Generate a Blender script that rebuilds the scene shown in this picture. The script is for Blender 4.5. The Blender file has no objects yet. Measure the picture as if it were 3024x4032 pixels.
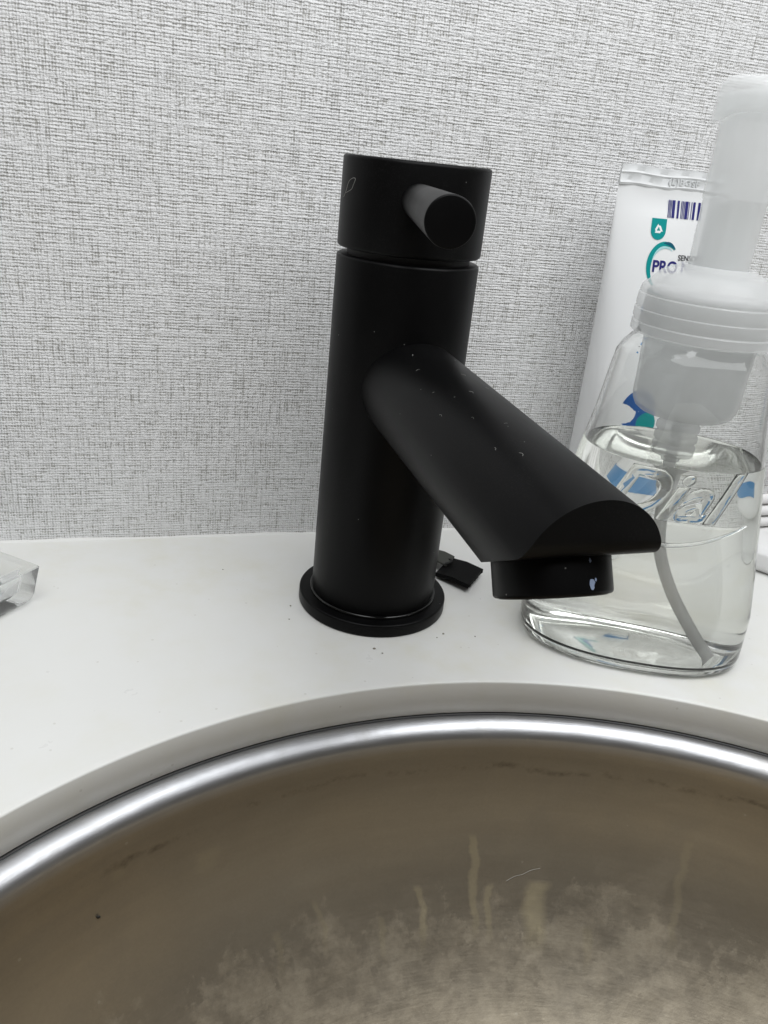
import bpy, bmesh, math, random
from mathutils import Vector, Matrix
random.seed(7)
S = bpy.context.scene
C = S.collection
MM = 0.001

# ------------------------------------------------------------------ camera
YAW, PITCH, ROLL = 0.3234762, 0.4068704, 0.1087961
fwd = Vector((math.sin(YAW)*math.cos(PITCH), math.cos(YAW)*math.cos(PITCH), -math.sin(PITCH)))
rgt = Vector((math.cos(YAW), -math.sin(YAW), 0))
upv = rgt.cross(fwd)
r2 = rgt*math.cos(ROLL) + upv*math.sin(ROLL)
u2 = -rgt*math.sin(ROLL) + upv*math.cos(ROLL)
cd = bpy.data.cameras.new('camera')
cam = bpy.data.objects.new('camera', cd); C.objects.link(cam)
cam.matrix_world = Matrix(((r2.x, u2.x, -fwd.x, -0.0843357), (r2.y, u2.y, -fwd.y, -0.2553016),
                           (r2.z, u2.z, -fwd.z, 0.1516151), (0, 0, 0, 1)))
cd.sensor_fit = 'VERTICAL'; cd.sensor_height = 24.0; cd.lens = 24.0*3224.3/4032.0
cd.clip_start = 0.005; cd.clip_end = 50
S.camera = cam

# ------------------------------------------------------------------ light
w = bpy.data.worlds.new('World'); S.world = w; w.use_nodes = True
bg = w.node_tree.nodes['Background']; bg.inputs[0].default_value = (0.150, 0.136, 0.116, 1); bg.inputs[1].default_value = 0.42

def area(name, loc, target, size, power, col):
    ld = bpy.data.lights.new(name, 'AREA'); ld.shape = 'RECTANGLE'
    ld.size, ld.size_y = size; ld.energy = power; ld.color = col
    o = bpy.data.objects.new(name, ld); C.objects.link(o); o.location = loc
    o.rotation_euler = (Vector(target)-Vector(loc)).to_track_quat('-Z', 'Y').to_euler()
    return o
area('vanity_lamp', (0.05, -0.27, 0.50), (0.0, 0.03, 0.10), (0.75, 0.34), 2.95, (0.97, 0.985, 1.0))
area('ceiling_fill', (-0.05, -0.30, 1.50), (0.0, -0.1, 0.0), (1.6, 1.0), 9.0, (0.965, 0.985, 1.0))  # added wide fill standing in for a lit ceiling, reflected in the glass

S.view_settings.view_transform = 'Standard'; S.view_settings.look = 'None'
S.view_settings.exposure = 0.0; S.view_settings.gamma = 1.0; S.view_settings.use_curve_mapping = False
S.render.engine = 'CYCLES'
cy = S.cycles
cy.max_bounces = 20; cy.transmission_bounces = 18; cy.glossy_bounces = 8; cy.diffuse_bounces = 5
cy.transparent_max_bounces = 16; cy.caustics_reflective = True; cy.caustics_refractive = True
cy.blur_glossy = 0.3; cy.sample_clamp_indirect = 6.0
cy.use_denoising = True

# ------------------------------------------------------------------ node helpers
class NT:
    def __init__(s, name):
        s.m = bpy.data.materials.new(name); s.m.use_nodes = True
        s.t = s.m.node_tree; s.n = s.t.nodes; s.l = s.t.links
        s.b = s.n['Principled BSDF']; s.out = s.n['Material Output']
    def node(s, typ, ins=None, **kw):
        n = s.n.new(typ)
        for k, v in kw.items(): setattr(n, k, v)
        for k, v in (ins or {}).items():
            if hasattr(v, 'is_output'): s.l.new(v, n.inputs[k])
            else: n.inputs[k].default_value = v
        return n
    def coord(s, scale=(1, 1, 1), kind='Object'):
        c = s.node('ShaderNodeTexCoord')
        return s.node('ShaderNodeMapping', {'Vector': c.outputs[kind], 'Scale': scale}).outputs[0]
    def noise(s, vec, scale, detail=3, rough=.5, dist=0):
        return s.node('ShaderNodeTexNoise', {'Vector': vec, 'Scale': scale, 'Detail': detail, 'Roughness': rough, 'Distortion': dist}).outputs[0]
    def wave(s, vec, scale, dist=0, dscale=1, detail=2, direction='X'):
        return s.node('ShaderNodeTexWave', {'Vector': vec, 'Scale': scale, 'Distortion': dist, 'Detail': detail, 'Detail Scale': dscale},
                      wave_type='BANDS', bands_direction=direction).outputs['Fac']
    def math(s, op, a, b=0.0, c=None, clamp=False):
        n = s.node('ShaderNodeMath', operation=op, use_clamp=clamp)
        for i, v in enumerate((a, b, c)):
            if v is None: continue
            if hasattr(v, 'is_output'): s.l.new(v, n.inputs[i])
            else: n.inputs[i].default_value = v
        return n.outputs[0]
    def ramp(s, fac, stops):
        n = s.node('ShaderNodeValToRGB', {'Fac': fac}); e = n.color_ramp.elements
        while len(e) > 1: e.remove(e[-1])
        for i, (p, c) in enumerate(stops):
            k = e[0] if i == 0 else e.new(p)
            k.position = p; k.color = c if len(c) == 4 else (*c, 1)
        return n.outputs[0]
    def mix(s, fac, a, b):
        n = s.node('ShaderNodeMix', data_type='RGBA')
        for i, v in ((0, fac), (6, a), (7, b)):
            if hasattr(v, 'is_output'): s.l.new(v, n.inputs[i])
            else: n.inputs[i].default_value = v if i == 0 else (*v, 1)
        return n.outputs[2]
    def set(s, **kw):
        names = dict(col='Base Color', rough='Roughness', metal='Metallic', ior='IOR', trans='Transmission Weight', spec='Specular IOR Level',
                     normal='Normal', alpha='Alpha', coat='Coat Weight', sss='Subsurface Weight', aniso='Anisotropic')
        for k, v in kw.items():
            i = s.b.inputs[names[k]]
            if hasattr(v, 'is_output'): s.l.new(v, i)
            elif k == 'col': i.default_value = (*v, 1)
            else: i.default_value = v
        return s
    def bump(s, h, dist, strength=1.0):
        return s.node('ShaderNodeBump', {'Height': h, 'Distance': dist, 'Strength': strength}).outputs[0]

def simple(name, col, rough=.5, **kw):
    t = NT(name); t.set(col=col, rough=rough, **kw); return t.m

# ------------------------------------------------------------------ materials
def mat_wallpaper():
    t = NT('woven_wallpaper')
    base = t.coord((1000, 1000, 1000))            # millimetres
    wob = t.node('ShaderNodeTexNoise', {'Vector': base, 'Scale': .55, 'Detail': 2.0}).outputs[1]
    wv = t.node('ShaderNodeVectorMath', {0: wob, 1: (.5, .5, .5)}, operation='SUBTRACT').outputs[0]
    wv = t.node('ShaderNodeVectorMath', {0: wv, 'Scale': .85}, operation='SCALE').outputs[0]
    p = t.node('ShaderNodeVectorMath', {0: base, 1: wv}, operation='ADD').outputs[0]
    sep = t.node('ShaderNodeSeparateXYZ', {0: p}); X, Zc = sep.outputs[0], sep.outputs[2]
    hz = t.math('SINE', t.math('MULTIPLY', Zc, 2*math.pi/1.06))
    vx = t.math('SINE', t.math('MULTIPLY', X, 2*math.pi/.98))
    mp = lambda sc: t.node('ShaderNodeMapping', {'Vector': base, 'Scale': sc}).outputs[0]
    streak_h = t.noise(mp((.11, 1, .95)), 1.0, 3, .55)      # long weft slubs
    streak_v = t.noise(mp((.85, 1, .085)), 1.0, 3, .55)     # warp slubs
    beads = t.noise(mp((.62, 1, .98)), 1.0, 2, .5)
    patch = t.noise(mp((.035, 1, .055)), 1.0, 3, .6)
    wh = t.math('MULTIPLY_ADD', patch, 1.5, -.25, clamp=True)
    h = t.math('MULTIPLY', hz, t.math('MULTIPLY_ADD', wh, .26, .16))
    h = t.math('MULTIPLY_ADD', vx, t.math('MULTIPLY_ADD', wh, -.26, .46), h)
    h = t.math('MULTIPLY_ADD', t.math('SUBTRACT', beads, .5), 2.0, h)
    h = t.math('MULTIPLY_ADD', t.math('SUBTRACT', streak_h, .5), 2.3, h)
    h = t.math('MULTIPLY_ADD', t.math('SUBTRACT', streak_v, .5), 2.6, h)
    big_h = t.noise(mp((.022, 1, .75)), 1.0, 4, .6); big_v = t.noise(mp((.55, 1, .018)), 1.0, 4, .6)
    h = t.math('MULTIPLY_ADD', t.math('MULTIPLY_ADD', big_h, -9.0, 5.4, clamp=True), -.45, t.math('ADD', h, .45))
    h = t.math('MULTIPLY_ADD', t.math('MULTIPLY_ADD', big_v, 9.0, -5.6, clamp=True), -.40, h)
    h = t.math('SUBTRACT', h, t.math('MULTIPLY', t.math('MULTIPLY_ADD', big_h, 10.0, -6.2, clamp=True), .55))
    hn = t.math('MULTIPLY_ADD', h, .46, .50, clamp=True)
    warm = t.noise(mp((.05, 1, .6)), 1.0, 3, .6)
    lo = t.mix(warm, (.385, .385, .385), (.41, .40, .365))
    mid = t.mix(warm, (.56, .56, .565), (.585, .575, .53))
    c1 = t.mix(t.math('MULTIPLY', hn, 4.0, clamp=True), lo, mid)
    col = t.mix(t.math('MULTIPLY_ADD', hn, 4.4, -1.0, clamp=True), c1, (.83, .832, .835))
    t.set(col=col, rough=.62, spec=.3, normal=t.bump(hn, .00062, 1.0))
    return t.m

def mat_counter():
    t = NT('white_quartz'); v = t.coord((1, 1, 1))
    fine = t.noise(v, 900, 2); st = t.noise(v, 14, 4, .6); st2 = t.noise(v, 55, 4, .7)
    c = t.mix(t.math('MULTIPLY', fine, .25), (.74, .742, .722), (.69, .695, .68))
    f = t.math('MULTIPLY_ADD', st, 3.2, -1.3, clamp=True)
    f = t.math('MULTIPLY', f, t.math('MULTIPLY_ADD', st2, 2.4, -.85, clamp=True))
    c = t.mix(t.math('MULTIPLY', f, .8), c, (.66, .645, .54))
    spk = t.node('ShaderNodeTexVoronoi', {'Vector': v, 'Scale': 130.0}).outputs[0]
    f2 = t.math('LESS_THAN', spk, .055)
    c = t.mix(t.math('MULTIPLY', f2, .35), c, (.45, .43, .38))
    rough = t.math('MULTIPLY_ADD', st2, .22, .20)
    t.set(col=c, rough=rough, spec=.4, normal=t.bump(t.noise(v, 60, 3), .00012, .4))
    return t.m

def mat_black():
    t = NT('matte_black_metal'); v = t.coord((1, 1, 1))
    d = t.noise(v, 2600, 2, .5); dl = t.noise(v, 38, 4, .6)
    spk = t.node('ShaderNodeTexVoronoi', {'Vector': v, 'Scale': 230.0, 'Randomness': 1.0})
    near = t.math('LESS_THAN', spk.outputs[0], .040)
    pick = t.math('GREATER_THAN', t.node('ShaderNodeSeparateColor', {0: spk.outputs[1]}).outputs[0], .66)
    near = t.math('MULTIPLY', near, pick)
    dust = t.math('MULTIPLY', t.math('MULTIPLY_ADD', dl, 2.2, -.95, clamp=True), t.math('MULTIPLY_ADD', d, 4, -2.1, clamp=True))
    c = t.mix(t.math('MULTIPLY', dust, .06), (.0022, .0022, .0024), (.35, .35, .34))
    c = t.mix(t.math('MULTIPLY', near, .30), c, (.5, .5, .48))
    t.set(col=c, rough=t.math('MULTIPLY_ADD', dl, .14, .33), spec=.13, normal=t.bump(d, .00002, .35))
    return t.m

def mat_steel():
    t = NT('stained_brushed_steel'); v = t.coord((1, 1, 1))
    gen = t.node('ShaderNodeTexCoord').outputs['Object']
    sep = t.node('ShaderNodeSeparateXYZ', {0: gen}); x, y, z = sep.outputs
    z = t.math('SUBTRACT', z, .134)                              # height below the counter top
    ang = t.math('MULTIPLY', t.math('ARCTAN2', y, x), 180/math.pi)
    rad = t.math('SQRT', t.math('ADD', t.math('MULTIPLY', x, x), t.math('MULTIPLY', y, y)))
    comb = t.node('ShaderNodeCombineXYZ', {0: t.math('MULTIPLY', ang, .35), 1: t.math('MULTIPLY', rad, 1400.0), 2: t.math('MULTIPLY', z, 1400.0)}).outputs[0]
    brush = t.noise(comb, 1.0, 4, .65)                           # fine rings left by the brushing
    grain = t.noise(v, 1100, 3, .6)
    wall_part = t.math('MULTIPLY_ADD', z, -190.0, -2.95, clamp=True)  # below the lip: tarnish plus dark warm reflections painted into the colour
    grime = t.math('MULTIPLY_ADD', t.noise(v, 13, 6, .62, .4), 3.0, -1.05, clamp=True)
    streak = t.noise(t.node('ShaderNodeCombineXYZ', {0: t.math('MULTIPLY', ang, .05), 1: t.math('MULTIPLY', z, 170.0), 2: 0.0}).outputs[0], 1.0, 4, .6)
    clean = t.mix(t.math('MULTIPLY', brush, .5), (.47, .475, .49), (.31, .315, .325))
    smud = t.math('MULTIPLY_ADD', t.noise(v, 42, 5, .65, .5), 5.0, -2.6, clamp=True)
    clean = t.mix(t.math('MULTIPLY', smud, .6), clean, (.33, .32, .30))
    tarn_refl = t.mix(grime, (.385, .318, .222), (.30, .254, .19))
    tone = t.math('MULTIPLY_ADD', t.noise(v, 5.5, 3, .5), 4.0, -1.6, clamp=True)
    tarn_refl = t.mix(t.math('MULTIPLY', tone, .38), tarn_refl, (.33, .325, .29))
    tarn_refl = t.mix(t.math('MULTIPLY_ADD', streak, 1.6, -.55, clamp=True), tarn_refl, (.30, .262, .205))
    tarn_refl = t.mix(t.math('MULTIPLY', grain, .35), tarn_refl, (.22, .185, .135))
    c = t.mix(wall_part, clean, tarn_refl)
    # hard-water film low in the bowl, with a ragged tide line and flaked-off spots
    dz = t.node('ShaderNodeCombineXYZ', {0: t.math('MULTIPLY', ang, .16), 1: t.math('MULTIPLY', z, 34.0), 2: 0.0}).outputs[0]
    edge = t.math('ADD', t.math('MULTIPLY', t.noise(dz, 1.0, 8, .7, .2), .066), t.math('MULTIPLY', t.noise(v, 150, 7, .75, .1), .034))
    film = t.math('MULTIPLY', t.math('SUBTRACT', t.math('ADD', edge, -.1185), z), 320.0, clamp=True)
    patchy = t.math('MULTIPLY_ADD', t.noise(v, 95, 7, .74, .15), 5.5, -2.25, clamp=True)
    film = t.math('MULTIPLY', film, patchy)
    flake = t.math('MULTIPLY_ADD', t.noise(v, 120, 5, .62, .5), 26.0, -15.6, clamp=True)
    film2 = t.math('MULTIPLY', film, t.math('SUBTRACT', 1.0, t.math('MULTIPLY', flake, .75)))
    mott = t.noise(v, 260, 5, .7)
    fcol = t.mix(t.math('MULTIPLY_ADD', mott, 3.0, -1.0, clamp=True), (.34, .29, .215), (.58, .515, .40))
    c = t.mix(t.math('MULTIPLY', film2, .34), c, fcol)
    # dried runs
    wob = t.math('MULTIPLY_ADD', t.noise(t.node('ShaderNodeCombineXYZ', {0: t.math('MULTIPLY', z, 90.0), 1: t.math('MULTIPLY', ang, .08), 2: 0.0}).outputs[0], 1.0, 4, .6), 3.2, -1.6)
    wa = t.math('ADD', ang, wob); tot = None
    for a0, zt, zb_, wd, k in ((88.3, -.064, -.081, .55, .8), (82.2, -.051, -.079, .60, .9), (80.4, -.065, -.080, .55, .9), (74.8, -.064, -.082, 1.7, 1.0), (99.6, -.062, -.077, .35, .45),
                              (59.4, -.045, -.078, .55, .4), (93.2, -.070, -.082, .45, .5), (104.5, -.066, -.078, .5, .4), (68.5, -.074, -.086, .6, .4), (110, -.036, -.046, 1.2, .3), (118, -.027, -.035, .9, .3)):
        d = t.math('DIVIDE', t.math('ABSOLUTE', t.math('SUBTRACT', wa, a0)), wd)
        f = t.math('MULTIPLY_ADD', d, -1.8, 1.8, clamp=True)
        f = t.math('MULTIPLY', f, t.math('MULTIPLY', t.math('SUBTRACT', zt, z), 700.0, clamp=True))
        f = t.math('MULTIPLY', f, t.math('MULTIPLY', t.math('SUBTRACT', z, zb_), 160.0, clamp=True))
        f = t.math('MULTIPLY', f, k)
        tot = f if tot is None else t.math('MAXIMUM', tot, f)
    c = t.mix(t.math('MULTIPLY', tot, t.math('MULTIPLY_ADD', mott, .5, .14)), c, (.52, .45, .28))
    # upper scum line just below the lip
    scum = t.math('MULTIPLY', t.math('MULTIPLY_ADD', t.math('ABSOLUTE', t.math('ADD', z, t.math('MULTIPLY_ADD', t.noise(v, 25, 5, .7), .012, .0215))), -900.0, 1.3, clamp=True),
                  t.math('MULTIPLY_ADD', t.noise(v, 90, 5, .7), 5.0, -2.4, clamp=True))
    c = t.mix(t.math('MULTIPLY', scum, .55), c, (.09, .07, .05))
    pits = t.node('ShaderNodeTexVoronoi', {'Vector': v, 'Scale': 120.0})
    pf = t.math('MULTIPLY', t.math('LESS_THAN', pits.outputs[0], .055), t.math('GREATER_THAN', t.node('ShaderNodeSeparateColor', {0: pits.outputs[1]}).outputs[0], .72))
    c = t.mix(t.math('MULTIPLY', pf, .35), c, (.50, .46, .38))
    film_all = t.math('MAXIMUM', film2, tot)
    metal = t.math('SUBTRACT', t.math('SUBTRACT', 1.0, t.math('MULTIPLY', wall_part, .22)), t.math('MULTIPLY', film_all, .06))
    r = t.math('MULTIPLY_ADD', brush, .16, t.math('MULTIPLY_ADD', wall_part, -.01, .29))
    r = t.math('MULTIPLY_ADD', film_all, .05, r)
    r = t.math('MULTIPLY_ADD', smud, .10, r)
    h = t.math('ADD', t.math('MULTIPLY', brush, .5), t.math('ADD', t.math('MULTIPLY', film_all, .35), t.math('MULTIPLY', grain, .4)))
    wav = t.noise(v, 34, 3, .5)                                   # slight unevenness of the pressed sheet
    nb = t.node('ShaderNodeBump', {'Height': wav, 'Distance': .0011, 'Strength': .5}).outputs[0]
    nb2 = t.node('ShaderNodeBump', {'Height': h, 'Distance': .00007, 'Strength': .6, 'Normal': nb}).outputs[0]
    t.set(col=c, metal=metal, rough=r, spec=.25, normal=nb2)
    return t.m

def glass(name, col, rough, ior):
    t = NT(name); t.set(col=col, rough=rough, ior=ior, trans=1.0); return t.m

def mat_frosted(name, clear, rough=.2, ior=1.1, tint=(.985, .99, .99)):
    t = NT(name); t.n.remove(t.b)
    refr = t.node('ShaderNodeBsdfGlass', {'Color': (*tint, 1), 'Roughness': rough, 'IOR': ior}).outputs[0]
    tl = t.node('ShaderNodeBsdfTranslucent', {'Color': (.95, .955, .955, 1)}).outputs[0]
    df = t.node('ShaderNodeBsdfDiffuse', {'Color': (.95, .955, .955, 1)}).outputs[0]
    gl = t.node('ShaderNodeBsdfGlossy', {'Color': (1, 1, 1, 1), 'Roughness': .14}).outputs[0]
    a = t.node('ShaderNodeMixShader', {0: .35, 1: df, 2: tl}).outputs[0]
    b = t.node('ShaderNodeMixShader', {0: clear, 1: a, 2: refr}).outputs[0]
    back = t.node('ShaderNodeNewGeometry').outputs['Backfacing']
    fr = t.math('MULTIPLY', t.node('ShaderNodeFresnel', {'IOR': 1.4}).outputs[0], t.math('SUBTRACT', 1.0, back))
    c = t.node('ShaderNodeMixShader', {0: fr, 1: b, 2: gl}).outputs[0]
    t.l.new(c, t.out.inputs[0]); return t.m

def mat_milky(name, clear):
    t = NT(name); t.n.remove(t.b)
    tr = t.node('ShaderNodeBsdfTransparent', {'Color': (.985, .99, .99, 1)}).outputs[0]
    tl = t.node('ShaderNodeBsdfTranslucent', {'Color': (.97, .975, .975, 1)}).outputs[0]
    df = t.node('ShaderNodeBsdfDiffuse', {'Color': (.95, .955, .955, 1)}).outputs[0]
    gl = t.node('ShaderNodeBsdfGlossy', {'Color': (1, 1, 1, 1), 'Roughness': .16}).outputs[0]
    a = t.node('ShaderNodeMixShader', {0: .45, 1: df, 2: tl}).outputs[0]
    b = t.node('ShaderNodeMixShader', {0: clear, 1: a, 2: tr}).outputs[0]
    back = t.node('ShaderNodeNewGeometry').outputs['Backfacing']
    fr = t.math('MULTIPLY', t.node('ShaderNodeLayerWeight', {0: .25}).outputs[0], t.math('SUBTRACT', 1.0, back))
    fr = t.math('MULTIPLY', fr, .55)
    c = t.node('ShaderNodeMixShader', {0: fr, 1: b, 2: gl}).outputs[0]
    t.l.new(c, t.out.inputs[0]); return t.m

M = dict(
    wall=mat_wallpaper(), counter=mat_counter(), black=mat_black(), steel=mat_steel(),
    gasket=simple('wet_black_rubber', (.004, .004, .004), .12), dip=mat_milky('pale_tube_plastic', .25),
    core=simple('black_seal', (.004, .004, .004), .6), pet=glass('clear_pet', (.985, .99, .985), .015, 1.45),
    liquid=glass('clear_soap', (.98, .988, .962), 0.0, 1.33), acrylic=mat_frosted('clear_acrylic', .90, .02, 1.15),
    frost=mat_milky('frosted_plastic', .64), frost2=mat_milky('milky_plastic', .60),
    caulk=simple('white_caulk', (.74, .74, .72), .55), seal=simple('dark_sealant', (.03, .03, .03), .5),
    tube=simple('white_laminate', (.86, .87, .875), .36, coat=.25), crimp=simple('translucent_crimp', (.80, .815, .82), .3, trans=.15),
    navy=simple('navy_ink', (.020, .020, .17), .4), teal=simple('teal_ink', (.0, .29, .29), .35), teal_dark=simple('deep_teal_ink', (.004, .10, .16), .35),
    aqua=simple('pale_aqua_ink', (.42, .70, .72), .35), blue=simple('blue_ink', (.01, .22, .52), .35), swirl=simple('deep_blue_ink', (.012, .10, .36), .35), greyink=simple('grey_ink', (.05, .05, .06), .4),
    white=simple('white_print', (.9, .9, .9), .4), cable=simple('white_cable', (.80, .79, .785), .42), plug=simple('white_plug_plastic', (.78, .78, .775), .35),
    strap=simple('black_strap_fabric', (.0035, .0035, .0035), .75, spec=.15), strapedge=simple('strap_edge', (.035, .037, .03), .5),
    lint=simple('pale_lint', (.40, .40, .38), .8), chip=simple('limescale', (.20, .25, .36), .6), dark=simple('dark_speck', (.02, .018, .015), .6),
    cap=simple('white_cap_plastic', (.82, .83, .83), .35), grit=simple('brown_grit', (.22, .2, .16), .8),
)

# ------------------------------------------------------------------ mesh helpers (all input in millimetres)
def finish(name, bm, mat, parent=None, angle=32, loc=None):
    bmesh.ops.recalc_face_normals(bm, faces=bm.faces)
    for v in bm.verts: v.co *= MM
    me = bpy.data.meshes.new(name); bm.to_mesh(me); bm.free()
    for p in me.polygons: p.use_smooth = True
    me.set_sharp_from_angle(angle=math.radians(angle))
    if mat: me.materials.append(mat)
    o = bpy.data.objects.new(name, me); C.objects.link(o)
    if parent: o.parent = parent
    if loc: o.location = Vector(loc)*MM
    return o
def thing(name, label, cat, loc=(0, 0, 0), rz=0, group=None):
    o = bpy.data.objects.new(name, None); o.empty_display_size = .01; C.objects.link(o)
    o.location = Vector(loc)*MM; o.rotation_euler = (0, 0, rz); return tag(o, label, cat, group)
def tag(o, label, cat, group=None):
    o['label'] = label; o['category'] = cat
    if group: o['group'] = group
    return o
def struct(o, label=None):
    o['kind'] = 'structure'
    return o
def loft(bm, rings, close=True, cap0=False, cap1=False):
    R = [[bm.verts.new(p) for p in ring] for ring in rings]
    n = len(R[0])
    for a, b in zip(R, R[1:]):
        for i in range(n if close else n-1):
            j = (i+1) % n
            bm.faces.new((a[i], a[j], b[j], b[i]))
    if cap0: bm.faces.new(list(reversed(R[0])))
    if cap1: bm.faces.new(R[-1])
    return R
def circle(r, z, n=96, cx=0, cy=0):
    return [(cx+r*math.cos(2*math.pi*i/n), cy+r*math.sin(2*math.pi*i/n), z) for i in range(n)]
def lathe(prof, n=96, closed=False, cap0=False, cap1=False):
    bm = bmesh.new(); rings = [circle(r, z, n) for r, z in prof]
    if closed: rings.append(rings[0])
    if closed:
        R = [[bm.verts.new(p) for p in ring] for ring in rings[:-1]]; R.append(R[0])
        for a, b in zip(R, R[1:]):
            for i in range(n):
                j = (i+1) % n; bm.faces.new((a[i], a[j], b[j], b[i]))
    else: loft(bm, rings, cap0=cap0, cap1=cap1)
    return bm
def fillet(r, z0, z1, e=.8, k=4):
    """profile of a solid cylinder with rounded rims"""
    pr = []
    for i in range(k+1):
        a = math.pi/2*i/k; pr.append((r-e+e*math.sin(a), z0+e-e*math.cos(a)))
    for i in range(k+1):
        a = math.pi/2*i/k; pr.append((r-e+e*math.cos(a), z1-e+e*math.sin(a)))
    return pr
def xform(bm, mat4):
    bmesh.ops.transform(bm, matrix=mat4, verts=bm.verts)
def frame(o, zaxis, xhint=(1, 0, 0)):
    z = Vector(zaxis).normalized(); x = Vector(xhint); x = (x-z*x.dot(z)).normalized(); y = z.cross(x)
    return Matrix(((x.x, y.x, z.x, o[0]), (x.y, y.y, z.y, o[1]), (x.z, y.z, z.z, o[2]), (0, 0, 0, 1)))
def bevel_sharp(bm, width, seg=3, ang=28):
    bm.normal_update()
    es = [e for e in bm.edges if len(e.link_faces) == 2 and e.calc_face_angle(0) > math.radians(ang)]
    bmesh.ops.bevel(bm, geom=es, offset=width, segments=seg, affect='EDGES', profile=.5, clamp_overlap=True)
def catmull(pts, n=8):
    P = [Vector(p) for p in pts]; P = [2*P[0]-P[1]] + P + [2*P[-1]-P[-2]]; out = []
    for i in range(1, len(P)-2):
        a, b, c, d = P[i-1:i+3]
        for k in range(n):
            t = k/n
            out.append(.5*((2*b)+(c-a)*t+(2*a-5*b+4*c-d)*t*t+(3*b-a-3*c+d)*t**3))
    out.append(P[-2]); return out
def tube(bm, pts, r, n=12, sub=8, taper=None, cap=True):
    P = catmull(pts, sub); rings = []; prev = None
    for i, p in enumerate(P):
        t = (P[min(i+1, len(P)-1)]-P[max(i-1, 0)]).normalized()
        if prev is None: x = t.orthogonal().normalized()
        else: x = (prev-t*prev.dot(t)).normalized()
        prev = x; y = t.cross(x); rr = r if taper is None else r*taper(i/(len(P)-1))
        rings.append([tuple(p+(x*math.cos(2*math.pi*k/n)+y*math.sin(2*math.pi*k/n))*rr) for k in range(n)])
    loft(bm, rings, cap0=cap, cap1=cap)
def box(bm, lo, hi):
    vs = [bm.verts.new((x, y, z)) for x in (lo[0], hi[0]) for y in (lo[1], hi[1]) for z in (lo[2], hi[2])]
    for f in ((0, 1, 3, 2), (4, 6, 7, 5), (0, 4, 5, 1), (2, 3, 7, 6), (0, 2, 6, 4), (1, 5, 7, 3)):
        bm.faces.new([vs[i] for i in f])
def prism(bm, poly, depth, mapf, sub=0):
    """flat polygon (u,v) extruded by depth; mapf(u,v,d) gives the point"""
    n = len(poly)
    a = [bm.verts.new(mapf(u, v, 0)) for u, v in poly]; b = [bm.verts.new(mapf(u, v, depth)) for u, v in poly]
    bm.faces.new(b); bm.faces.new(list(reversed(a)))
    for i in range(n):
        j = (i+1) % n; bm.faces.new((a[i], a[j], b[j], b[i]))
def text_bm(body, size, extrude, shear=0.0, bold=0.0, spacing=1.0, bevel=0.0):
    cu = bpy.data.curves.new('txt', 'FONT'); cu.body = body; cu.size = size; cu.extrude = extrude; cu.shear = shear
    cu.offset = bold; cu.bevel_depth = bevel; cu.bevel_resolution = 2; cu.resolution_u = 5; cu.space_character = spacing
    o = bpy.data.objects.new('txt', cu); C.objects.link(o)
    dg = bpy.context.evaluated_depsgraph_get()
    me = bpy.data.meshes.new_from_object(o.evaluated_get(dg))
    bm = bmesh.new(); bm.from_mesh(me)
    bpy.data.objects.remove(o); bpy.data.curves.remove(cu); bpy.data.meshes.remove(me)
    bmesh.ops.remove_doubles(bm, verts=bm.verts, dist=1e-4)
    bmesh.ops.triangulate(bm, faces=bm.faces)
    return bm
def subdiv_long(bm, maxlen, rounds=3):
    for _ in range(rounds):
        es = [e for e in bm.edges if e.calc_length() > maxlen]
        if not es: break
        bmesh.ops.subdivide_edges(bm, edges=es, cuts=1)
        bmesh.ops.triangulate(bm, faces=bm.faces)

# ------------------------------------------------------------------ the setting
WY = 57.9
bm = bmesh.new(); box(bm, (-700, WY, -30), (700, WY+12, 900))
struct(finish('wall', bm, M['wall']))

# counter slab with the round cut-out
HX, HY, HR, TH = -3.3, -247.1, 192.8, 12.4
def counter():
    bm = bmesh.new(); n = 288
    x0, x1, y0, y1 = -560.0, 560.0, -640.0, WY
    def ring(r, z): return [(HX+r*math.cos(2*math.pi*i/n), HY+r*math.sin(2*math.pi*i/n), z) for i in range(n)]
    def outer(z, f=1.0):
        out = []
        for i in range(n):
            a = 2*math.pi*i/n; c, s = math.cos(a), math.sin(a)
            t = min(((x1-HX)/c if c > 0 else (x0-HX)/c) if abs(c) > 1e-9 else 1e9, ((y1-HY)/s if s > 0 else (y0-HY)/s) if abs(s) > 1e-9 else 1e9)
            t = HR+3+(t-HR-3)*f
            out.append((HX+t*c, HY+t*s, z))
        return out
    rings = [outer(-TH), outer(0), outer(0, .5), outer(0, .2), ring(HR+2.2, 0)]
    e = .7
    for i in range(1, 6):
        a = math.pi/2*i/6; rings.append(ring(HR+e-e*math.sin(a), -e+e*math.cos(a)))
    rings += [ring(HR, -e), ring(HR, -TH+.5), ring(HR+.5, -TH), ring(HR+30, -TH)]
    loft(bm, rings)
    return finish('counter', bm, M['counter'], angle=50)
struct(counter())
bm = bmesh.new()
rings = []
rng = random.Random(3)
for i in range(141):
    x = -560+i*8.0; k = .8+.25*math.sin(i*.7)+rng.uniform(-.15, .15)
    rings.append([(x, WY, 0), (x, WY-k, 0.02), (x, WY-k*.55, k*.42), (x, WY, k)])
loft(bm, rings, cap0=True, cap1=True)
struct(finish('caulk_joint', bm, M['caulk'], angle=70))

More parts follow.
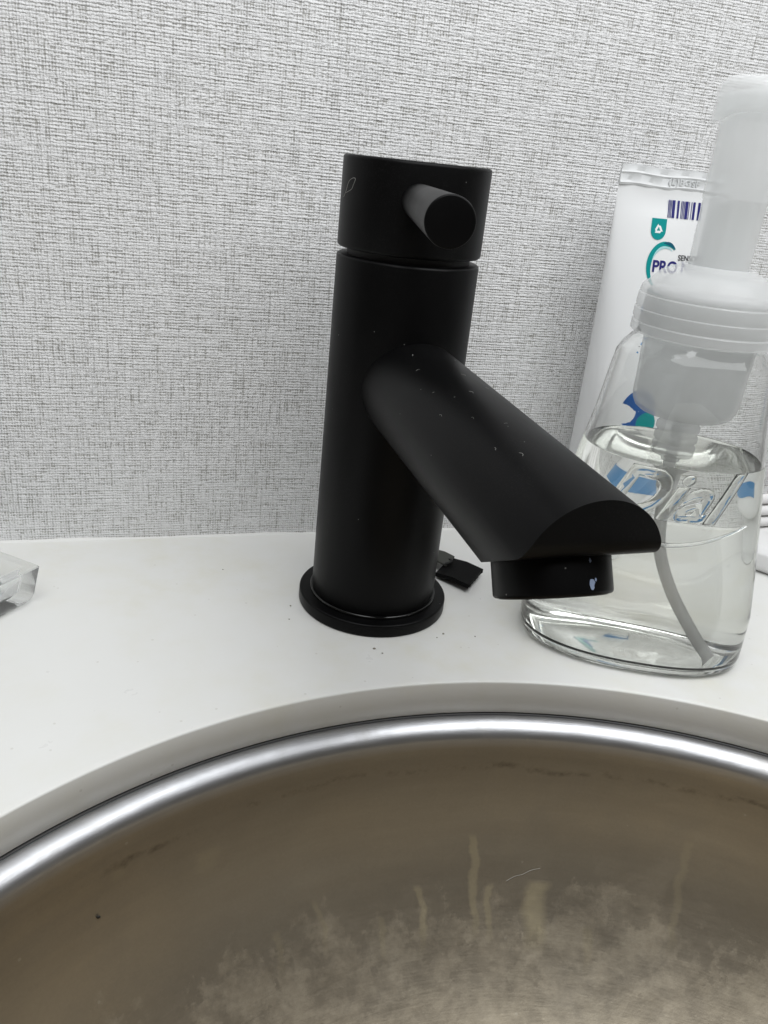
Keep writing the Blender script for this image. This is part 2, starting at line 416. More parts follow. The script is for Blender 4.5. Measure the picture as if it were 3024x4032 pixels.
# ------------------------------------------------------------------ sink
sink = thing('undermount_sink', 'round brushed steel basin stained with hard water, set under the white counter', 'sink', (HX, HY, -134))
prof = [(HR+16, -14.0), (HR+16, -12.75), (HR+2, -12.75), (HR-.4, -12.8)]
rf = 7.0                                          # rolled lip
for i in range(1, 9):
    a = math.radians(74)*i/8; prof.append((HR-.4-rf*math.sin(a), -12.8-rf+rf*math.cos(a)))
rt, zt = prof[-1]
zb = -134.0
N = 34
ex = 2.1
for i in range(1, N+1):
    a = math.pi/2*i/N                              # from the lip wall in to the drain
    r = (rt)*(math.cos(a))**(2/ex)*1.0
    z = zt+(zb-zt)*(math.sin(a))**(2/ex)
    prof.append((max(r, 22.0), z))
    if r <= 22.0: break
inner = [(max(r-0.0, 0), z-1.2) for r, z in reversed(prof[2:])]
bm = lathe([(r, z+134) for r, z in prof], 256)
o = finish('bowl', bm, M['steel'], sink, angle=60)
bm = lathe([(24, .0), (23, .9), (19, .7), (17, -3), (17, -18), (0.01, -18)], 64)
finish('drain', bm, M['steel'], sink)
bm = lathe([(HR+1.0, 121.0), (HR-.3, 121.25), (HR-.45, 121.4), (HR-.2, 121.65), (HR+1.0, 121.65)], 256, closed=True)
finish('sealant_line', bm, M['seal'], sink)

# ------------------------------------------------------------------ faucet
fa = thing('basin_faucet', 'matte black single lever mixer tap with round body and stubby spout', 'faucet')
RB = 22.5
bm = lathe(fillet(27.1, 0, 4.8, .7), 128, cap0=True, cap1=True)
finish('base_flange', bm, M['black'], fa)
bm = lathe(fillet(23.3, 4.6, 6.0, .5), 128, cap0=True, cap1=True)
finish('gasket_ring', bm, M['gasket'], fa)
bm = lathe(fillet(RB, 5.8, 123.4, .9), 160, cap0=True, cap1=True)
finish('body', bm, M['black'], fa)
bm = lathe(fillet(19.4, 123, 126.0, .1), 96, cap0=True, cap1=True)
finish('cartridge_neck', bm, M['core'], fa)
bm = lathe(fillet(RB+.05, 125.4, 151.55, 1.0), 160, cap0=True, cap1=True)
handle = finish('handle', bm, M['black'], fa)
# pin lever
la, ld = math.radians(-14.85), math.radians(-.66)
LD = Vector((math.sin(la)*math.cos(ld), -math.cos(la)*math.cos(ld), -math.sin(ld)))
bm = lathe(fillet(4.7, 17, 114.0, .38), 96, cap0=True, cap1=True)
xform(bm, frame((0, 0, 140.9), LD)); finish('lever', bm, M['black'], handle)
# spout: round bar cut square at the tip and obliquely underneath
az, dec, RS = math.radians(1.16), math.radians(2.77), 16.06
SD = Vector((math.sin(az)*math.cos(dec), -math.cos(az)*math.cos(dec), -math.sin(dec)))
SF = Vector((math.sin(az), -math.cos(az), 0))
tau = math.radians(28.9)
G = SF*math.sin(tau)-Vector((0, 0, 1))*math.cos(tau)
SQ = Vector((0, 0, 86.28))+SD*110.74
bm = bmesh.new()
loft(bm, [circle(RS, z, 160) for z in (6, 129.4)], cap0=True, cap1=True)
xform(bm, frame((0, 0, 86.28), SD))
geom = bm.verts[:]+bm.edges[:]+bm.faces[:]
res = bmesh.ops.bisect_plane(bm, geom=geom, plane_co=SQ+G*6.5, plane_no=G, clear_outer=True)
bmesh.ops.holes_fill(bm, edges=[e for e in bm.edges if e.is_boundary], sides=0)
bmesh.ops.remove_doubles(bm, verts=bm.verts, dist=.02)
# round the lower front edge: planes tangent to an arc between tip face and underside
rho = 6.2
PX = Vector((0, 0, 86.28))+SD*129.4
cosb = SD.dot(G)
d1, d2 = PX.dot(SD)-rho, (SQ+G*6.5).dot(G)-rho
det = 1-cosb*cosb
arcc = SD*((d1-cosb*d2)/det)+G*((d2-cosb*d1)/det)
off = Vector((0, 0, 86.28))-SD*((Vector((0, 0, 86.28))).dot(SD))
side = SD.cross(G).normalized(); arcc += side*((Vector((0, 0, 86.28))).dot(side)-arcc.dot(side))
beta = math.acos(cosb)
for k in range(1, 9):
    t_ = k/9
    nk = (SD*math.sin((1-t_)*beta)+G*math.sin(t_*beta))/math.sin(beta)
    bmesh.ops.bisect_plane(bm, geom=bm.verts[:]+bm.edges[:]+bm.faces[:], plane_co=arcc+nk*rho, plane_no=nk, clear_outer=True)
    bmesh.ops.holes_fill(bm, edges=[e for e in bm.edges if e.is_boundary], sides=0)
bmesh.ops.remove_doubles(bm, verts=bm.verts, dist=.02)
bmesh.ops.recalc_face_normals(bm, faces=bm.faces)
bevel_sharp(bm, .9, 4)
spout = finish('spout', bm, M['black'], fa, angle=24)
bm = lathe(fillet(12.95, 4.5, 14.58, .85), 112, cap0=True, cap1=True)
xform(bm, frame(SQ, G)); aer = finish('aerator', bm, M['black'], fa)
bm = lathe([(11.6, 14.2), (11.6, 14.75), (10.2, 14.75), (10.2, 14.2)], 64, closed=True)
xform(bm, frame(SQ, G)); finish('outlet_ring', bm, M['core'], aer)
# limescale marks on the aerator
for (a0, h0, s0) in ((-9, 12.2, .85), (-8.5, 7.4, .35), (-13.5, 11.4, .3)):
    bm = bmesh.new(); rr = random.Random(int(h0*10)); k = 11
    poly = [(s0*(.55+rr.uniform(0, .5))*math.cos(2*math.pi*i/k), s0*1.5*(.6+rr.uniform(0, .5))*math.sin(2*math.pi*i/k)) for i in range(k)]
    Fm = frame(SQ, G, SF)
    def mp(u, v, d, a0=a0, h0=h0):
        a = math.radians(a0)+u/13.0; r = 12.97+d
        return Fm @ Vector((r*math.cos(a), -r*math.sin(a)*-1, h0+v))
    prism(bm, poly, .06, mp); finish('limescale_mark', bm, M['chip'], aer)

# ------------------------------------------------------------------ soap dispenser
BX, BY, BR = 86.6, -36.9, math.radians(-25)
sd = thing('soap_dispenser', 'clear oval bottle of colourless foaming soap with frosted pump top', 'soap dispenser', (BX, BY, 0), BR)
KEYS = [(0.0, 35.0, 21.6), (.35, 36.3, 22.9), (1.2, 37.7, 24.2), (2.6, 38.6, 25.0), (5, 39.0, 25.3), (20, 38.6, 25.2), (40, 35.1, 24.2), (66, 30.3, 22.6), (84, 27.1, 21.7),
        (99, 25.2, 21.2), (103.2, 24.5, 21.0), (106, 23.1, 20.4), (108.3, 21.0, 19.6), (109.8, 19.6, 19.1), (111, 19.1, 19.0), (122, 18.9, 18.9)]
def ab(z):
    for (z0, a0, b0), (z1, a1, b1) in zip(KEYS, KEYS[1:]):
        if z <= z1:
            t = (z-z0)/(z1-z0); return a0+(a1-a0)*t, b0+(b1-b0)*t
    return KEYS[-1][1:]
def oval(a, b, z, n=112, e=2.0):
    out = []
    for i in range(n):
        t = 2*math.pi*i/n; c, s = math.cos(t), math.sin(t)
        out.append((a*math.copysign(abs(c)**(2/e), c), b*math.copysign(abs(s)**(2/e), s), z))
    return out
def ex_of(z): return 2.0+.35*max(0, min(1, (100-z)/40))
zs_out = [0, .35, 1.2, 2.6, 5, 9, 14, 20, 28, 36, 44, 52, 60, 66, 72, 78, 84, 90, 95, 99, 101, 103.2, 104.6, 106, 107.2, 108.3, 109.8, 111, 116, 122]
bm = bmesh.new()
T = .95
rings = [oval(.02, .02, 2.6), oval(9, 6, 2.5), oval(17, 10, 2.0), oval(25, 15.5, 1.0), oval(31, 19, .25)]
rings += [oval(*ab(z), z, e=ex_of(z)) for z in zs_out]
def inner_ab(z, off): a, b = ab(z); return a-off, b-off
zin = [z for z in reversed(zs_out) if z >= 5]
rings += [oval(*inner_ab(122, T+.6), 122)]
rings += [oval(*inner_ab(z, T+(.6 if z > 105 else 0)), z, e=ex_of(z)) for z in zin if z < 122]
rings += [oval(36.3, 22.8, 3.4, e=2.3), oval(34, 21, 2.4, e=2.2), oval(28, 17, 2.0), oval(18, 10.5, 3.2), oval(9, 6, 3.9), oval(.02, .02, 4.0)]
loft(bm, rings)
bottle = finish('bottle', bm, M['pet'], sd, angle=40)
# liquid
LZ = 73.0
bm = bmesh.new()
OV = .35
rings = [oval(.02, .02, 3.7), oval(9, 6, 3.6), oval(18, 10.5, 2.9), oval(28, 17, 1.75), oval(34.2, 21.2, 2.15, e=2.2), oval(36.6, 23.1, 3.2, e=2.3)]
rings += [oval(*inner_ab(z, T-OV), z, e=ex_of(z)) for z in [5, 9, 14, 20, 28, 36, 44, 52, 60, 66, 69.5, LZ-.5, LZ+.35]]
a, b = inner_ab(LZ, T)
rings += [oval(a-.25, b-.25, LZ+.12, e=ex_of(LZ)), oval(a-.9, b-.9, LZ-.12, e=ex_of(LZ)), oval(a-2.2, b-2.2, LZ-.22, e=ex_of(LZ)), oval(a*.5, b*.5, LZ-.25), oval(.02, .02, LZ-.25)]
loft(bm, rings)
finish('liquid_soap', bm, M['liquid'], sd, angle=50)
# raised word and the curve below it on the front
def on_bottle(u, z, d):
    a, b = ab(max(z, 5)); e = ex_of(z); s = min(abs(u)/a, .995)
    y = -b*(1-s**e)**(1/e); n = Vector((u/(a*a), y/(b*b), 0)).normalized()
    return Vector((u, y, z))+n*d
bm = text_bm('Dial', 22.0, .12, shear=.42, bold=.25, spacing=1.02, bevel=.55)
subdiv_long(bm, 3.2)
for v in bm.verts:
    u, h, d = v.co; v.co = on_bottle(u-22.3, 57.0+h+(u-20)*.03, d-.15)
finish('embossed_lettering', bm, M['pet'], bottle, angle=40)
bm = bmesh.new()
pts = [on_bottle(-25+i*3.5, 54.0-6.5*math.sin(math.pi*(i+1.5)/16)+.018*(i**2)*.9, .25) for i in range(15)]
tube(bm, pts, .75, 10, 5, taper=lambda t: .35+.65*math.sin(math.pi*t))
finish('embossed_curve', bm, M['pet'], bottle)
# collar
pc = [(19.6, 110.2), (21.2, 110.0), (21.75, 110.5), (21.8, 113.0), (21.45, 113.4), (21.45, 114.0), (21.75, 114.4), (21.7, 117.0), (21.35, 117.3), (21.35, 117.9), (21.55, 118.3), (21.4, 121.4),
      (21.0, 121.8), (21.15, 122.4), (20.9, 123.6), (20.2, 124.6), (19.4, 125.0), (18.8, 125.7), (17.4, 127.4), (15.6, 128.9), (13.4, 130.0), (11.9, 130.5), (11.4, 131.2), (10.6, 131.5), (9.7, 131.4), (9.7, 128.5), (14, 127), (17.2, 124.6), (18.9, 121.8), (19.35, 116)]
bm = lathe(pc, 128, closed=True)
collar = finish('collar', bm, M['frost'], sd, angle=38)
# chamber hanging in the bottle, ribbed neck and dip tube
pr = [(16.9, 121.5), (16.9, 112), (16.7, 100), (16.5, 90.5), (16.1, 88.4), (15.1, 86.6), (13.6, 85.5), (11.0, 85.0), (7.0, 84.9), (7.0, 85.8), (10.6, 86.0), (13.0, 86.5), (14.4, 87.6), (15.2, 89.4), (15.5, 92), (15.7, 100), (15.9, 112), (15.9, 121.5)]
bm = lathe(pr, 96, closed=True); chamber = finish('pump_chamber', bm, M['frost2'], sd, angle=50)
prr = [(6.9, 85.2)]
for k in range(4):
    z = 83.4-k*3.4
    prr += [(6.9, z), (6.2, z-.7), (6.2, z-1.2), (6.9, z-1.8)]
prr += [(6.6, 69.2), (3.4, 66.5), (2.9, 61), (1.9, 61), (1.9, 85.2)]
bm = lathe(prr, 64, closed=True); finish('ribbed_neck', bm, M['frost2'], chamber, angle=60)
bm = bmesh.new()
tube(bm, [(0, 0, 66), (.3, -.4, 54), (2.2, -1.6, 40), (8.5, -4.2, 26), (17.5, -7.5, 13), (24.5, -9.6, 4.6)], 2.0, 20, 8)
finish('dip_tube', bm, M['dip'], sd, angle=60)
# stem and head
ps = [(8.75, 127), (8.85, 131.5), (9.0, 140), (9.05, 149.6), (9.35, 150.0), (9.4, 150.8), (9.4, 160), (9.6, 178), (7.6, 178), (7.6, 151.4), (7.0, 150.6), (7.0, 127)]
bm = lathe(ps, 80, closed=True); stem = finish('pump_stem', bm, M['frost'], sd, angle=40)
bm = bmesh.new()
for k in range(4):
    a = math.radians(40+90*k); c, s = math.cos(a), math.sin(a)
    b2 = bmesh.new(); box(b2, (2.0, -.45, 131), (7.3, .45, 149)); xform(b2, Matrix.Rotation(a, 4, 'Z'))
    me = bpy.data.meshes.new('t'); b2.to_mesh(me); b2.free(); bm.from_mesh(me); bpy.data.meshes.remove(me)
bm2 = lathe(fillet(2.2, 130, 150, .2), 32, cap0=True, cap1=True); me = bpy.data.meshes.new('t'); bm2.to_mesh(me); bm2.free(); bm.from_mesh(me); bpy.data.meshes.remove(me)
finish('inner_ribs', bm, M['frost'], stem)
# head: rounded cap whose skirt dips at one side and rises towards the nozzle
bm = bmesh.new(); n = 112
def skirt(t):                                   # t: angle in bottle frame
    d = math.cos(t-math.radians(192))
    return 172.6-3.0*math.exp(-((1-d)/.10)) + .5*(1-d)
rings = []
for k in range(14):
    f = k/13
    ring = []
    for i in range(n):
        t = 2*math.pi*i/n; zlo = skirt(t)
        if k <= 6:
            z = zlo+(178.6-zlo)*k/6; r = 11.5+.55*k/6 - (.35 if k == 0 else 0)
            lip = 1.2*math.exp(-((1-math.cos(t-math.radians(192)))/.10))*max(0, 1-k/3.2)
            r += lip
        else:
            a = math.pi/2*(k-6)/7; z = 178.6+3.7*math.sin(a); r = 12.05*(1-.34*(1-math.cos(a)))if k < 13 else .02
            if k == 13: z = 182.5
        ring.append((r*math.cos(t), r*math.sin(t), z))
    rings.append(ring)
inn = []
for k in range(8):
    ring = []
    for i in range(n):
        t = 2*math.pi*i/n; zlo = skirt(t); f = k/6
        if k <= 6: z = zlo+(177.2-zlo)*f; r = 10.4+.3*f
        else: z = 180.6; r = .02
        lip = 1.2*math.exp(-((1-math.cos(t-math.radians(192)))/.10))*max(0, 1-k/3.2)
        ring.append(((r+(lip if k <= 6 else 0))*math.cos(t), (r+(lip if k <= 6 else 0))*math.sin(t), z))
    inn.append(ring)
R1 = loft(bm, rings); R2 = loft(bm, inn)
for i in range(n):
    j = (i+1) % n; bm.faces.new((R1[0][j], R1[0][i], R2[0][i], R2[0][j]))
head = finish('pump_head', bm, M['frost'], sd, angle=50)
bm = bmesh.new()
sec = lambda x, w, z0, z1: [(x, -w, z0), (x, -w, z1-1.5), (x, -w+1.5, z1), (x, w-1.5, z1), (x, w, z1-1.5), (x, w, z0)]
loft(bm, [sec(10.5, 5.2, 174, 181.6), sec(18, 4.8, 173.2, 180.6), sec(27, 4.2, 171.6, 178.4), sec(30, 4.0, 170.0, 176.8)], cap0=True, cap1=True)
bevel_sharp(bm, .5, 2)
finish('nozzle', bm, M['frost'], head)

# ------------------------------------------------------------------ toothpaste tube
TX, TY = 116.2, 36.2
tt = thing('toothpaste_tube', 'white toothpaste tube with teal and navy print standing on its cap', 'toothpaste', (TX, TY, 0))
def tw(z): return 20.4+(25.1-20.4)*min(1, max(0, (z-28)/124))**.9
def tth(z): return max(.55, 19.0*(1-max(0, (z-28)/124)**1.25))
zz = [24, 26, 28, 34, 42, 52, 62, 72, 82, 92, 102, 112, 122, 130, 137, 143, 147, 150, 151.6]
bm = bmesh.new()
rr = random.Random(5)
rings = [oval(.02, .02, 20, 88), oval(9, 9, 20, 88), oval(18.4, 17.4, 22, 88)]
for z in zz: rings.append(oval(tw(z), tth(z), z, 88, 2.0))
loft(bm, rings); ft = rings[-1]
# soft dents low on the front
for v in bm.verts:
    x, y, z = v.co
    if y < 0 and 40 < z < 148:
        for (du, dz, amp, su, sz) in ((-13, 66, 1.5, 5, 4), (-15, 82, 1.2, 3.5, 5), (-6, 146, .8, 12, 1.8), (-18, 52, 1.2, 4, 4), (-12, 95, .6, 3, 6)):
            v.co.y += amp*math.exp(-((x-du)/su)**2-((z-dz)/sz)**2)
tb = finish('tube_body', bm, M['tube'], tt, angle=60)
# crimped top
bm = bmesh.new(); nx = 60
rows = [(151.2, .6), (152.0, .95), (152.8, .55), (155.0, .5), (155.6, .85), (156.2, .5), (158.3, .45)]
rings = []
for z, th in rows:
    w_ = 25.2
    front = [(-w_+2*w_*i/nx, -th-.12*math.sin(i*.55+z), z+.25*math.sin(i*.21)) for i in range(nx+1)]
    back = [(w_-2*w_*i/nx, th, z+.25*math.sin((nx-i)*.21)) for i in range(nx+1)]
    rings.append(front+back)
loft(bm, rings, cap0=True, cap1=True)
crimp = finish('crimp', bm, M['crimp'], tt, angle=30)
bm = text_bm('(L)BGSF', 3.6, .2, bold=.05, spacing=1.15)
for v in bm.verts:
    u, h, d = v.co; v.co = Vector((u-4.6, -.78-d, 152.95+h*.85))
finish('embossed_code', bm, M['crimp'], crimp)
def on_tube(u, z, d):
    a, b = tw(z), tth(z); s = min(abs(u)/a, .99)
    y = -b*math.sqrt(1-s*s)
    for (du, dz, amp, su, sz) in ((-13, 66, 1.5, 5, 4), (-15, 82, 1.2, 3.5, 5), (-6, 146, .8, 12, 1.8), (-18, 52, 1.2, 4, 4), (-12, 95, .6, 3, 6)):
        y += amp*math.exp(-((u-du)/su)**2-((z-dz)/sz)**2)
    n = Vector((u/(a*a), y/(b*b)-1e-6, 0)).normalized()
    return Vector((u, y, z))+n*(d+.13)
# barcode
bars = [(0, .35), (.6, .3), (1.15, .3), (1.75, 1.25), (4.0, .9), (5.7, .3), (6.3, .35), (6.95, .3), (7.5, 1.3), (9.1, .3), (10.2, .3), (11.0, 1.05), (13.3, 1.1), (14.8, .3)]
U0 = 113.6-TX
for u, wd in bars:
    bm = bmesh.new()
    prism(bm, [(U0+u, 141.3), (U0+u+wd*.5, 141.3), (U0+u+wd, 141.3), (U0+u+wd, 147.6), (U0+u+wd*.5, 147.6), (U0+u, 147.6)], .03, on_tube)
    finish('barcode_bar', bm, M['navy'], tb)
# teal shield with triangle arrows
sx, sz = 110.4-TX, 140.7
poly = [(sx-3.25, sz), (sx-1, sz), (sx+1, sz), (sx+3.25, sz), (sx+3.3, sz-3.8)]
poly += [(sx+3.3*math.cos(a), sz-4.2-3.5*math.sin(a)) for a in [math.pi*i/10 for i in range(1, 10)]] + [(sx-3.3, sz-3.8)]
bm = bmesh.new(); prism(bm, list(reversed(poly)), .03, on_tube); shield = finish('shield_emblem', bm, M['teal'], tb)
bm = bmesh.new()
for k in range(3):
    a = math.radians(120*k); ca, sa = math.cos(a), math.sin(a)
    q = [(-1.45, -1.25), (.75, -1.25), (1.35, -.45), (-1.0, -.45)]
    prism(bm, [(sx+(u*ca-v*sa)*1.05, sz-3.9+(u*sa+v*ca)*1.05) for u, v in q], .05, on_tube)
finish('triangle_mark', bm, M['white'], tb)
# swoosh ring round the word
def arc(a0, a1, cx, cz, ru, rv, wf, mat, name, d=.03, n=26, tilt=0):
    out, inn_ = [], []
    for i in range(n+1):
        t = i/n; a = math.radians(a0+(a1-a0)*t); wd = wf(t)
        for L, k in ((out, 1), (inn_, -1)):
            u, v = (ru+k*wd/2)*math.cos(a), (rv+k*wd/2)*math.sin(a)
            L.append((cx+u*math.cos(tilt)-v*math.sin(tilt), cz+u*math.sin(tilt)+v*math.cos(tilt)))
    bm = bmesh.new()
    A = [bm.verts.new(on_tube(u, z, d)) for u, z in out]; B = [bm.verts.new(on_tube(u, z, d)) for u, z in inn_]
    for i in range(n): bm.faces.new((A[i], A[i+1], B[i+1], B[i]))
    return finish(name, bm, mat, tb)
cxs, czs = 114.6-TX, 123.4
arc(52, 236, cxs, czs, 6.6, 8.4, lambda t: .25+1.9*math.sin(math.pi*min(1, t*.9+.05))**.8, M['teal'], 'swoosh_ring', .03)
arc(50, 100, cxs, czs, 6.8, 8.7, lambda t: .2+1.1*math.sin(math.pi*t), M['teal_dark'], 'swoosh_ring', .05)
arc(55, 165, cxs-.1, czs, 5.5, 7.2, lambda t: .1+.85*math.sin(math.pi*t), M['aqua'], 'swoosh_ring', .05)
def label_text(body, size, u0, z0, mat, name, bold=0.0, spacing=1.0, shear=0.0, slope=0.0):
    bm = text_bm(body, size, .012, shear=shear, bold=bold, spacing=spacing)
    subdiv_long(bm, 2.5, 2)
    for v in bm.verts:
        u, h, d = v.co; v.co = on_tube(u0+u, z0+h+u*slope, d+.03)
    finish(name, bm, mat, tb)
label_text('PRO', 6.0, 109.5-TX, 121.5, M['navy'], 'printed_word', .14, .98)
label_text('NAMEL', 6.0, 122.5-TX, 121.5, M['navy'], 'printed_word', .14, .98)
label_text('SENSODYNE', 2.9, 120.6-TX, 126.2, M['greyink'], 'printed_word', .05)
def disc(u, z, ru, rv, mat, name='printed_drop', d=.03):
    bm = bmesh.new(); rings = []
    for k in (1.0, .66, .33, .02): rings.append([on_tube(u+ru*k*math.cos(2*math.pi*i/28), z+rv*k*math.sin(2*math.pi*i/28), d) for i in range(28)])
    loft(bm, rings); finish(name, bm, mat, tb)
disc(108.9-TX, 107.4, 1.5, 2.0, M['blue'])
disc(111.4-TX, 68, 8.0, 8.6, M['swirl'], d=.03); disc(115.6-TX, 63.2, 4.6, 4.4, M['teal'], d=.06)
disc(107.6-TX, 96.8, .55, 1.1, M['blue']); disc(107.9-TX, 102.3, .6, .7, M['greyink'])
bm = bmesh.new(); rings = []
for z in (31, 34, 37.5): rings.append([on_tube(2+17.8*i/40, z+1.3*math.sin(i*.12), .03) for i in range(41)])
loft(bm, rings, close=False); finish('printed_band', bm, M['blue'], tb)
bm = lathe([(.02, 0), (15.2, 0), (15.8, .7), (15.2, 19), (14.6, 20.2), (.02, 20.2)], 64); finish('cap', bm, M['cap'], tt)

# ------------------------------------------------------------------ clear tray at the left
HT = 14.5
tr = thing('acrylic_tray', 'square clear acrylic tray with thick walls on the counter against the wallpaper', 'tray', (-114.9, 9.3, 0), math.radians(184.0))
def rsq(h, side, z, rad, inset=0.0, k=5):
    # square whose one corner points to +x... local: corner at origin, opening towards +x
    pts = []; L = side
    c = [(inset, inset), (L-inset, inset), (L-inset, L-inset), (inset, L-inset)]
    for (x, y), a0 in zip(c, (180, 270, 0, 90)):
        cx = x+rad if x < L/2 else x-rad; cyy = y+rad if y < L/2 else y-rad
        for i in range(k+1):
            a = math.radians(a0+90*i/k); pts.append((cx+rad*math.cos(a), cyy+rad*math.sin(a), z))
    rot = math.radians(-45)
    return [(x*math.cos(rot)-y*math.sin(rot), x*math.sin(rot)+y*math.cos(rot), z) for x, y, z in pts]
bm = bmesh.new(); L = 72
rings = [rsq(0, L, 0, 2.5, 5.0), rsq(0, L, .4, 2.2, 3.6), rsq(0, L, 2.0, 1.6, 2.2), rsq(0, L, 4.2, 1.0, 1.5), rsq(0, L, HT-.4, .5, .1), rsq(0, L, HT, .6, .35),
         rsq(0, L, HT, .8, 3.6), rsq(0, L, HT-.35, 1.0, 3.9), rsq(0, L, 6.2, 2.6, 5.0), rsq(0, L, 4.8, 3.2, 6.4), rsq(0, L, 4.4, 3.5, 8.5)]
loft(bm, rings, cap0=True, cap1=True)
finish('tray_shell', bm, M['acrylic'], tr, angle=38)

# ------------------------------------------------------------------ black strap end behind the tap
st = thing('strap_end', 'short black strap end with frayed tip lying on counter behind the faucet', 'strap', (41, 18, 0))
e1 = Vector((8.6, -13.6, 0)).normalized(); e2 = Vector((-11.2, -12.6, 0)).normalized()
o0 = Vector((41.0-41, 25.5-18, 0))
bm = bmesh.new(); cols = 16; rr = random.Random(9)
end = [16.1+rr.uniform(-.25, .2)+(.12 if i % 3 else -.2) for i in range(cols+1)]
end[0] = 16.4
rows = [0, 3, 7, 11, 1.0]
def sp(i, l, z): return o0+e2*(16.5*i/cols)+e1*l+Vector((0, 0, z))
def zc(l): return 2.6+1.4*min(1, l/8)
top, bot = [], []
for f in (0, .25, .5, .75, 1.0):
    top.append([bm.verts.new(sp(i, f*end[i], zc(f*16))) for i in range(cols+1)])
    bot.append([bm.verts.new(sp(i, f*end[i], zc(f*16)-1.7)) for i in range(cols+1)])
for A in (top, bot):
    for a_, b_ in zip(A, A[1:]):
        for i in range(cols): bm.faces.new((a_[i], a_[i+1], b_[i+1], b_[i]))
def wall_(a_, b_):
    for i in range(len(a_)-1): bm.faces.new((a_[i], a_[i+1], b_[i+1], b_[i]))
wall_(top[0], bot[0]); wall_(top[-1], bot[-1])
wall_([t_[0] for t_ in top], [t_[0] for t_ in bot]); wall_([t_[-1] for t_ in top], [t_[-1] for t_ in bot])
main = finish('strap_tab', bm, M['strap'], st, angle=30)
bm = bmesh.new()
rings = []
for l, z in ((2.2, 4.4), (-3, 4.6), (-9, 3.6), (-15, 1.8), (-21, .9), (-27, .8)):
    w0, w1 = 1.0, 10.5
    rings.append([tuple(o0+e1*l+e2*w0+Vector((0, 0, z))), tuple(o0+e1*l+e2*w1+Vector((0, 0, z))), tuple(o0+e1*l+e2*w1+Vector((0, 0, z-.8))), tuple(o0+e1*l+e2*w0+Vector((0, 0, z-.8)))])
loft(bm, rings, cap0=True, cap1=True); finish('strap_tail', bm, M['strapedge'], st)
bm = bmesh.new(); a_ = o0+e2*1.2+e1*.8
tube(bm, [a_+Vector((0, 0, 3.9))+e2*3.6, a_+e2*4.6+e1*2.0+Vector((0, 0, 4.9)), a_+e2*7+e1*2.2+Vector((0, 0, 4.9)), a_+e2*9.0+e1*.6+Vector((0, 0, 4.4))], .55, 10, 6)
finish('eyelet_loop', bm, M['core'], st)

# ------------------------------------------------------------------ white cable and plug at the right
cb = thing('cable_bundle', 'folded white charging cable held by a white tie against the wall', 'cable', (205, 31, 0))
rr = random.Random(2)
strands = [(-3, 4.0), (2.5, 4.4), (-2, 9.4), (3.2, 10.0), (-1, 15.0), (3.4, 15.6), (1, 20.6)]
for i, (yy, zz_) in enumerate(strands):
    bm = bmesh.new(); yo = rr.uniform(-.6, .6)
    pin = lambda z: 14.5+(z-11)*.95
    tube(bm, [(-44, yy*.9+yo, 2.4+zz_*.55), (-24, yy+yo, pin(zz_)*.92), (-2, yy*.8, pin(zz_)), (12, yy*.75, pin(zz_)+.4), (30, yy+yo, zz_*1.1+5.2), (52, yy*1.2, zz_*1.12+8.0), (74, yy*1.2, zz_*1.12+9.5)], 2.35, 12, 6)
    finish('cable_strand', bm, M['cable'], cb)
bm = bmesh.new()
pts = [(4+.5*math.sin(a), 6.8*math.cos(a), 14.9+12.4*math.sin(a)) for a in [2*math.pi*i/18 for i in range(19)]]
tube(bm, pts, .95, 8, 3, cap=False); finish('cable_tie', bm, M['plug'], cb)
pg = thing('wall_plug', 'white moulded plug lying on the counter beside the soap bottle', 'plug', (197, 1, 0), math.radians(-52))
bm = bmesh.new()
def psec(x, w_, h0, h1, c=3.0): return [(x, -w_, h0+c), (x, -w_+c, h0), (x, w_-c, h0), (x, w_, h0+c), (x, w_, h1-c), (x, w_-c, h1), (x, -w_+c, h1), (x, -w_, h1-c)]
loft(bm, [psec(-24, 11, 2, 10.5), psec(-20, 13.5, .2, 12.2), psec(14, 14, 0, 12.5), psec(20, 12, 1, 11.5), psec(27, 8.5, 2.5, 9.5, 2)], cap0=True, cap1=True)
bevel_sharp(bm, .7, 3, 20)
finish('plug_body', bm, M['plug'], pg)
bm = bmesh.new(); loft(bm, [psec(8, 14.4, .05, 12.9, 3.1), psec(10.2, 14.4, .05, 12.9, 3.1)], cap0=True, cap1=True); finish('grip_ridge', bm, M['plug'], pg)
bm = bmesh.new(); tube(bm, [(27, 0, 6), (36, 1, 6), (46, 6, 5), (58, 14, 4), (74, 22, 2.4)], 2.4, 12, 6); finish('cord', bm, M['cable'], pg)

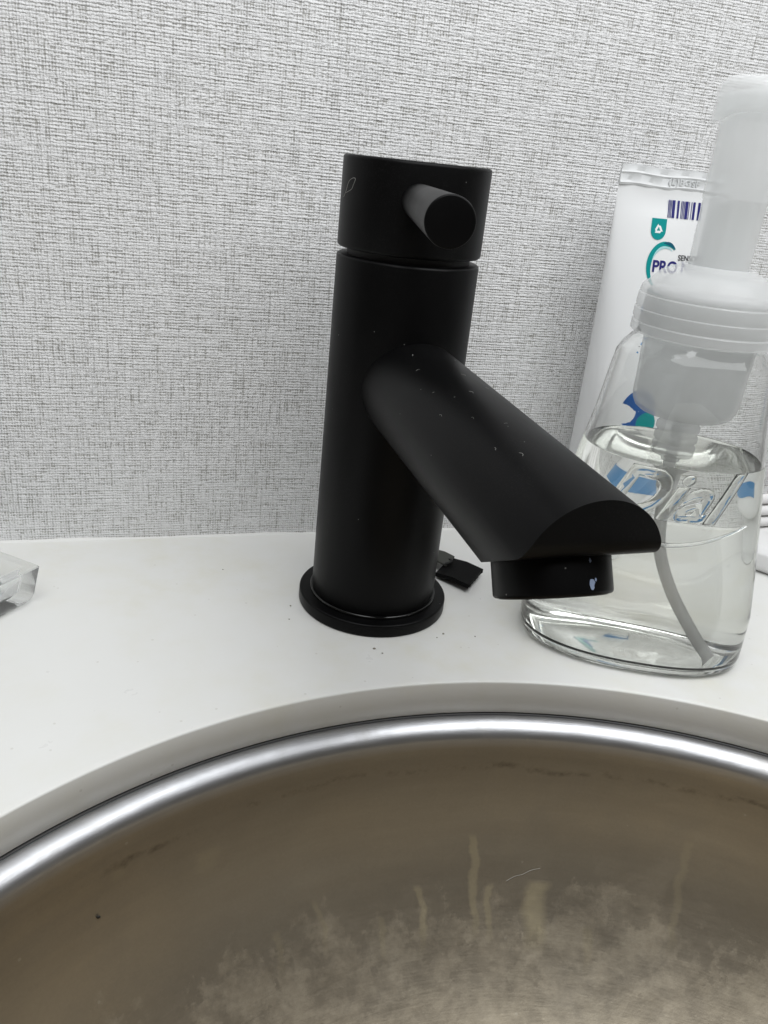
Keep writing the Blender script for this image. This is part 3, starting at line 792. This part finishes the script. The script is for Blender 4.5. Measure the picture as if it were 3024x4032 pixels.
# ------------------------------------------------------------------ lint and grit
def fibre(pts, r, label, parent=None):
    bm = bmesh.new(); tube(bm, pts, r, 6, 5); o = finish('lint_fibre', bm, M['lint']); return tag(o, label, 'lint', 'lint caught on the faucet')
def on_handle(adeg, z, d=.12):
    a = math.radians(adeg); return ((RB+d)*math.sin(a), -(RB+d)*math.cos(a), z)
hp = [(-86, 139.6), (-82, 141.4), (-80, 143.0), (-77, 144.4), (-72, 145.2), (-69, 145.0), (-71, 143.4), (-73, 142.2), (-77, 141.5), (-82, 140.9)]
fibre([on_handle(a, z) for a, z in hp], .055, 'thin pale hair looped on the side of the tap handle')
SU = SD.cross(Vector((1, 0, 0))); SU = SU if SU.z > 0 else -SU
SS = SD.cross(SU); SS = SS if SS.x > 0 else -SS
def on_spout(l, adeg, d=.1):
    a = math.radians(adeg); return Vector((0, 0, 86.28))+SD*l+(SS*math.sin(a)+SU*math.cos(a))*(RS+d)
rr = random.Random(11)
spots = [(30, -22), (36, 18), (41, -30), (58, -36), (52, 4), (66, -8), (74, 30), (80, -28), (88, -10), (97, -34), (70, -46), (46, 34), (104, -22), (62, 14)]
for l, a in spots:
    th = rr.uniform(0, 6.28); s = rr.uniform(.25, .9)
    p = [(l+s*math.cos(th)*t+s*.4*math.sin(th)*t*t, a+(s*math.sin(th)*t-s*.5*t*t)*3.4) for t in (-1, -.3, .4, 1)]
    fibre([on_spout(x, y) for x, y in p], rr.uniform(.018, .036), 'tiny curl of pale lint stuck to the top of the spout')
for i, (x, y, r) in enumerate([(-8, -33, .5), (-6, -36, .35), (-31, -2, .4), (19, -27, .45), (16, -29, .3), (-33, -11, .3), (-52, 28, .3), (30, -30, .3)]):
    bm = bmesh.new(); bmesh.ops.create_icosphere(bm, subdivisions=1, radius=r)
    for v in bm.verts: v.co = Vector((v.co.x*rr.uniform(.7, 1.3), v.co.y*rr.uniform(.7, 1.3), v.co.z*.45+r*.4))
    tag(finish('grit_crumb', bm, M['grit'], loc=(x, y, 0)), 'tiny brown crumb of grit on the white counter near the faucet base', 'crumb', 'crumbs round the faucet base')

def bowl_fibre(pts, r, mat, name, label, cat):
    bm = bmesh.new(); tube(bm, pts, r, 6, 5); return tag(finish(name, bm, M[mat]), label, cat)
bowl_fibre([(31.5, -79.2, -64.3), (34.5, -78.9, -63.2), (36.9, -79.3, -62.4), (40, -79.1, -61.4), (43.0, -79.6, -60.6)], .06, 'lint', 'hair', 'short pale hair stuck inside the steel basin', 'hair')
bm = bmesh.new(); bmesh.ops.create_icosphere(bm, subdivisions=2, radius=.55)
for v in bm.verts: v.co.y *= .5
tag(finish('dark_speck', bm, M['dark'], loc=(-95.7, -89.6, -39.4)), 'single black speck stuck to the side of the steel basin', 'speck')
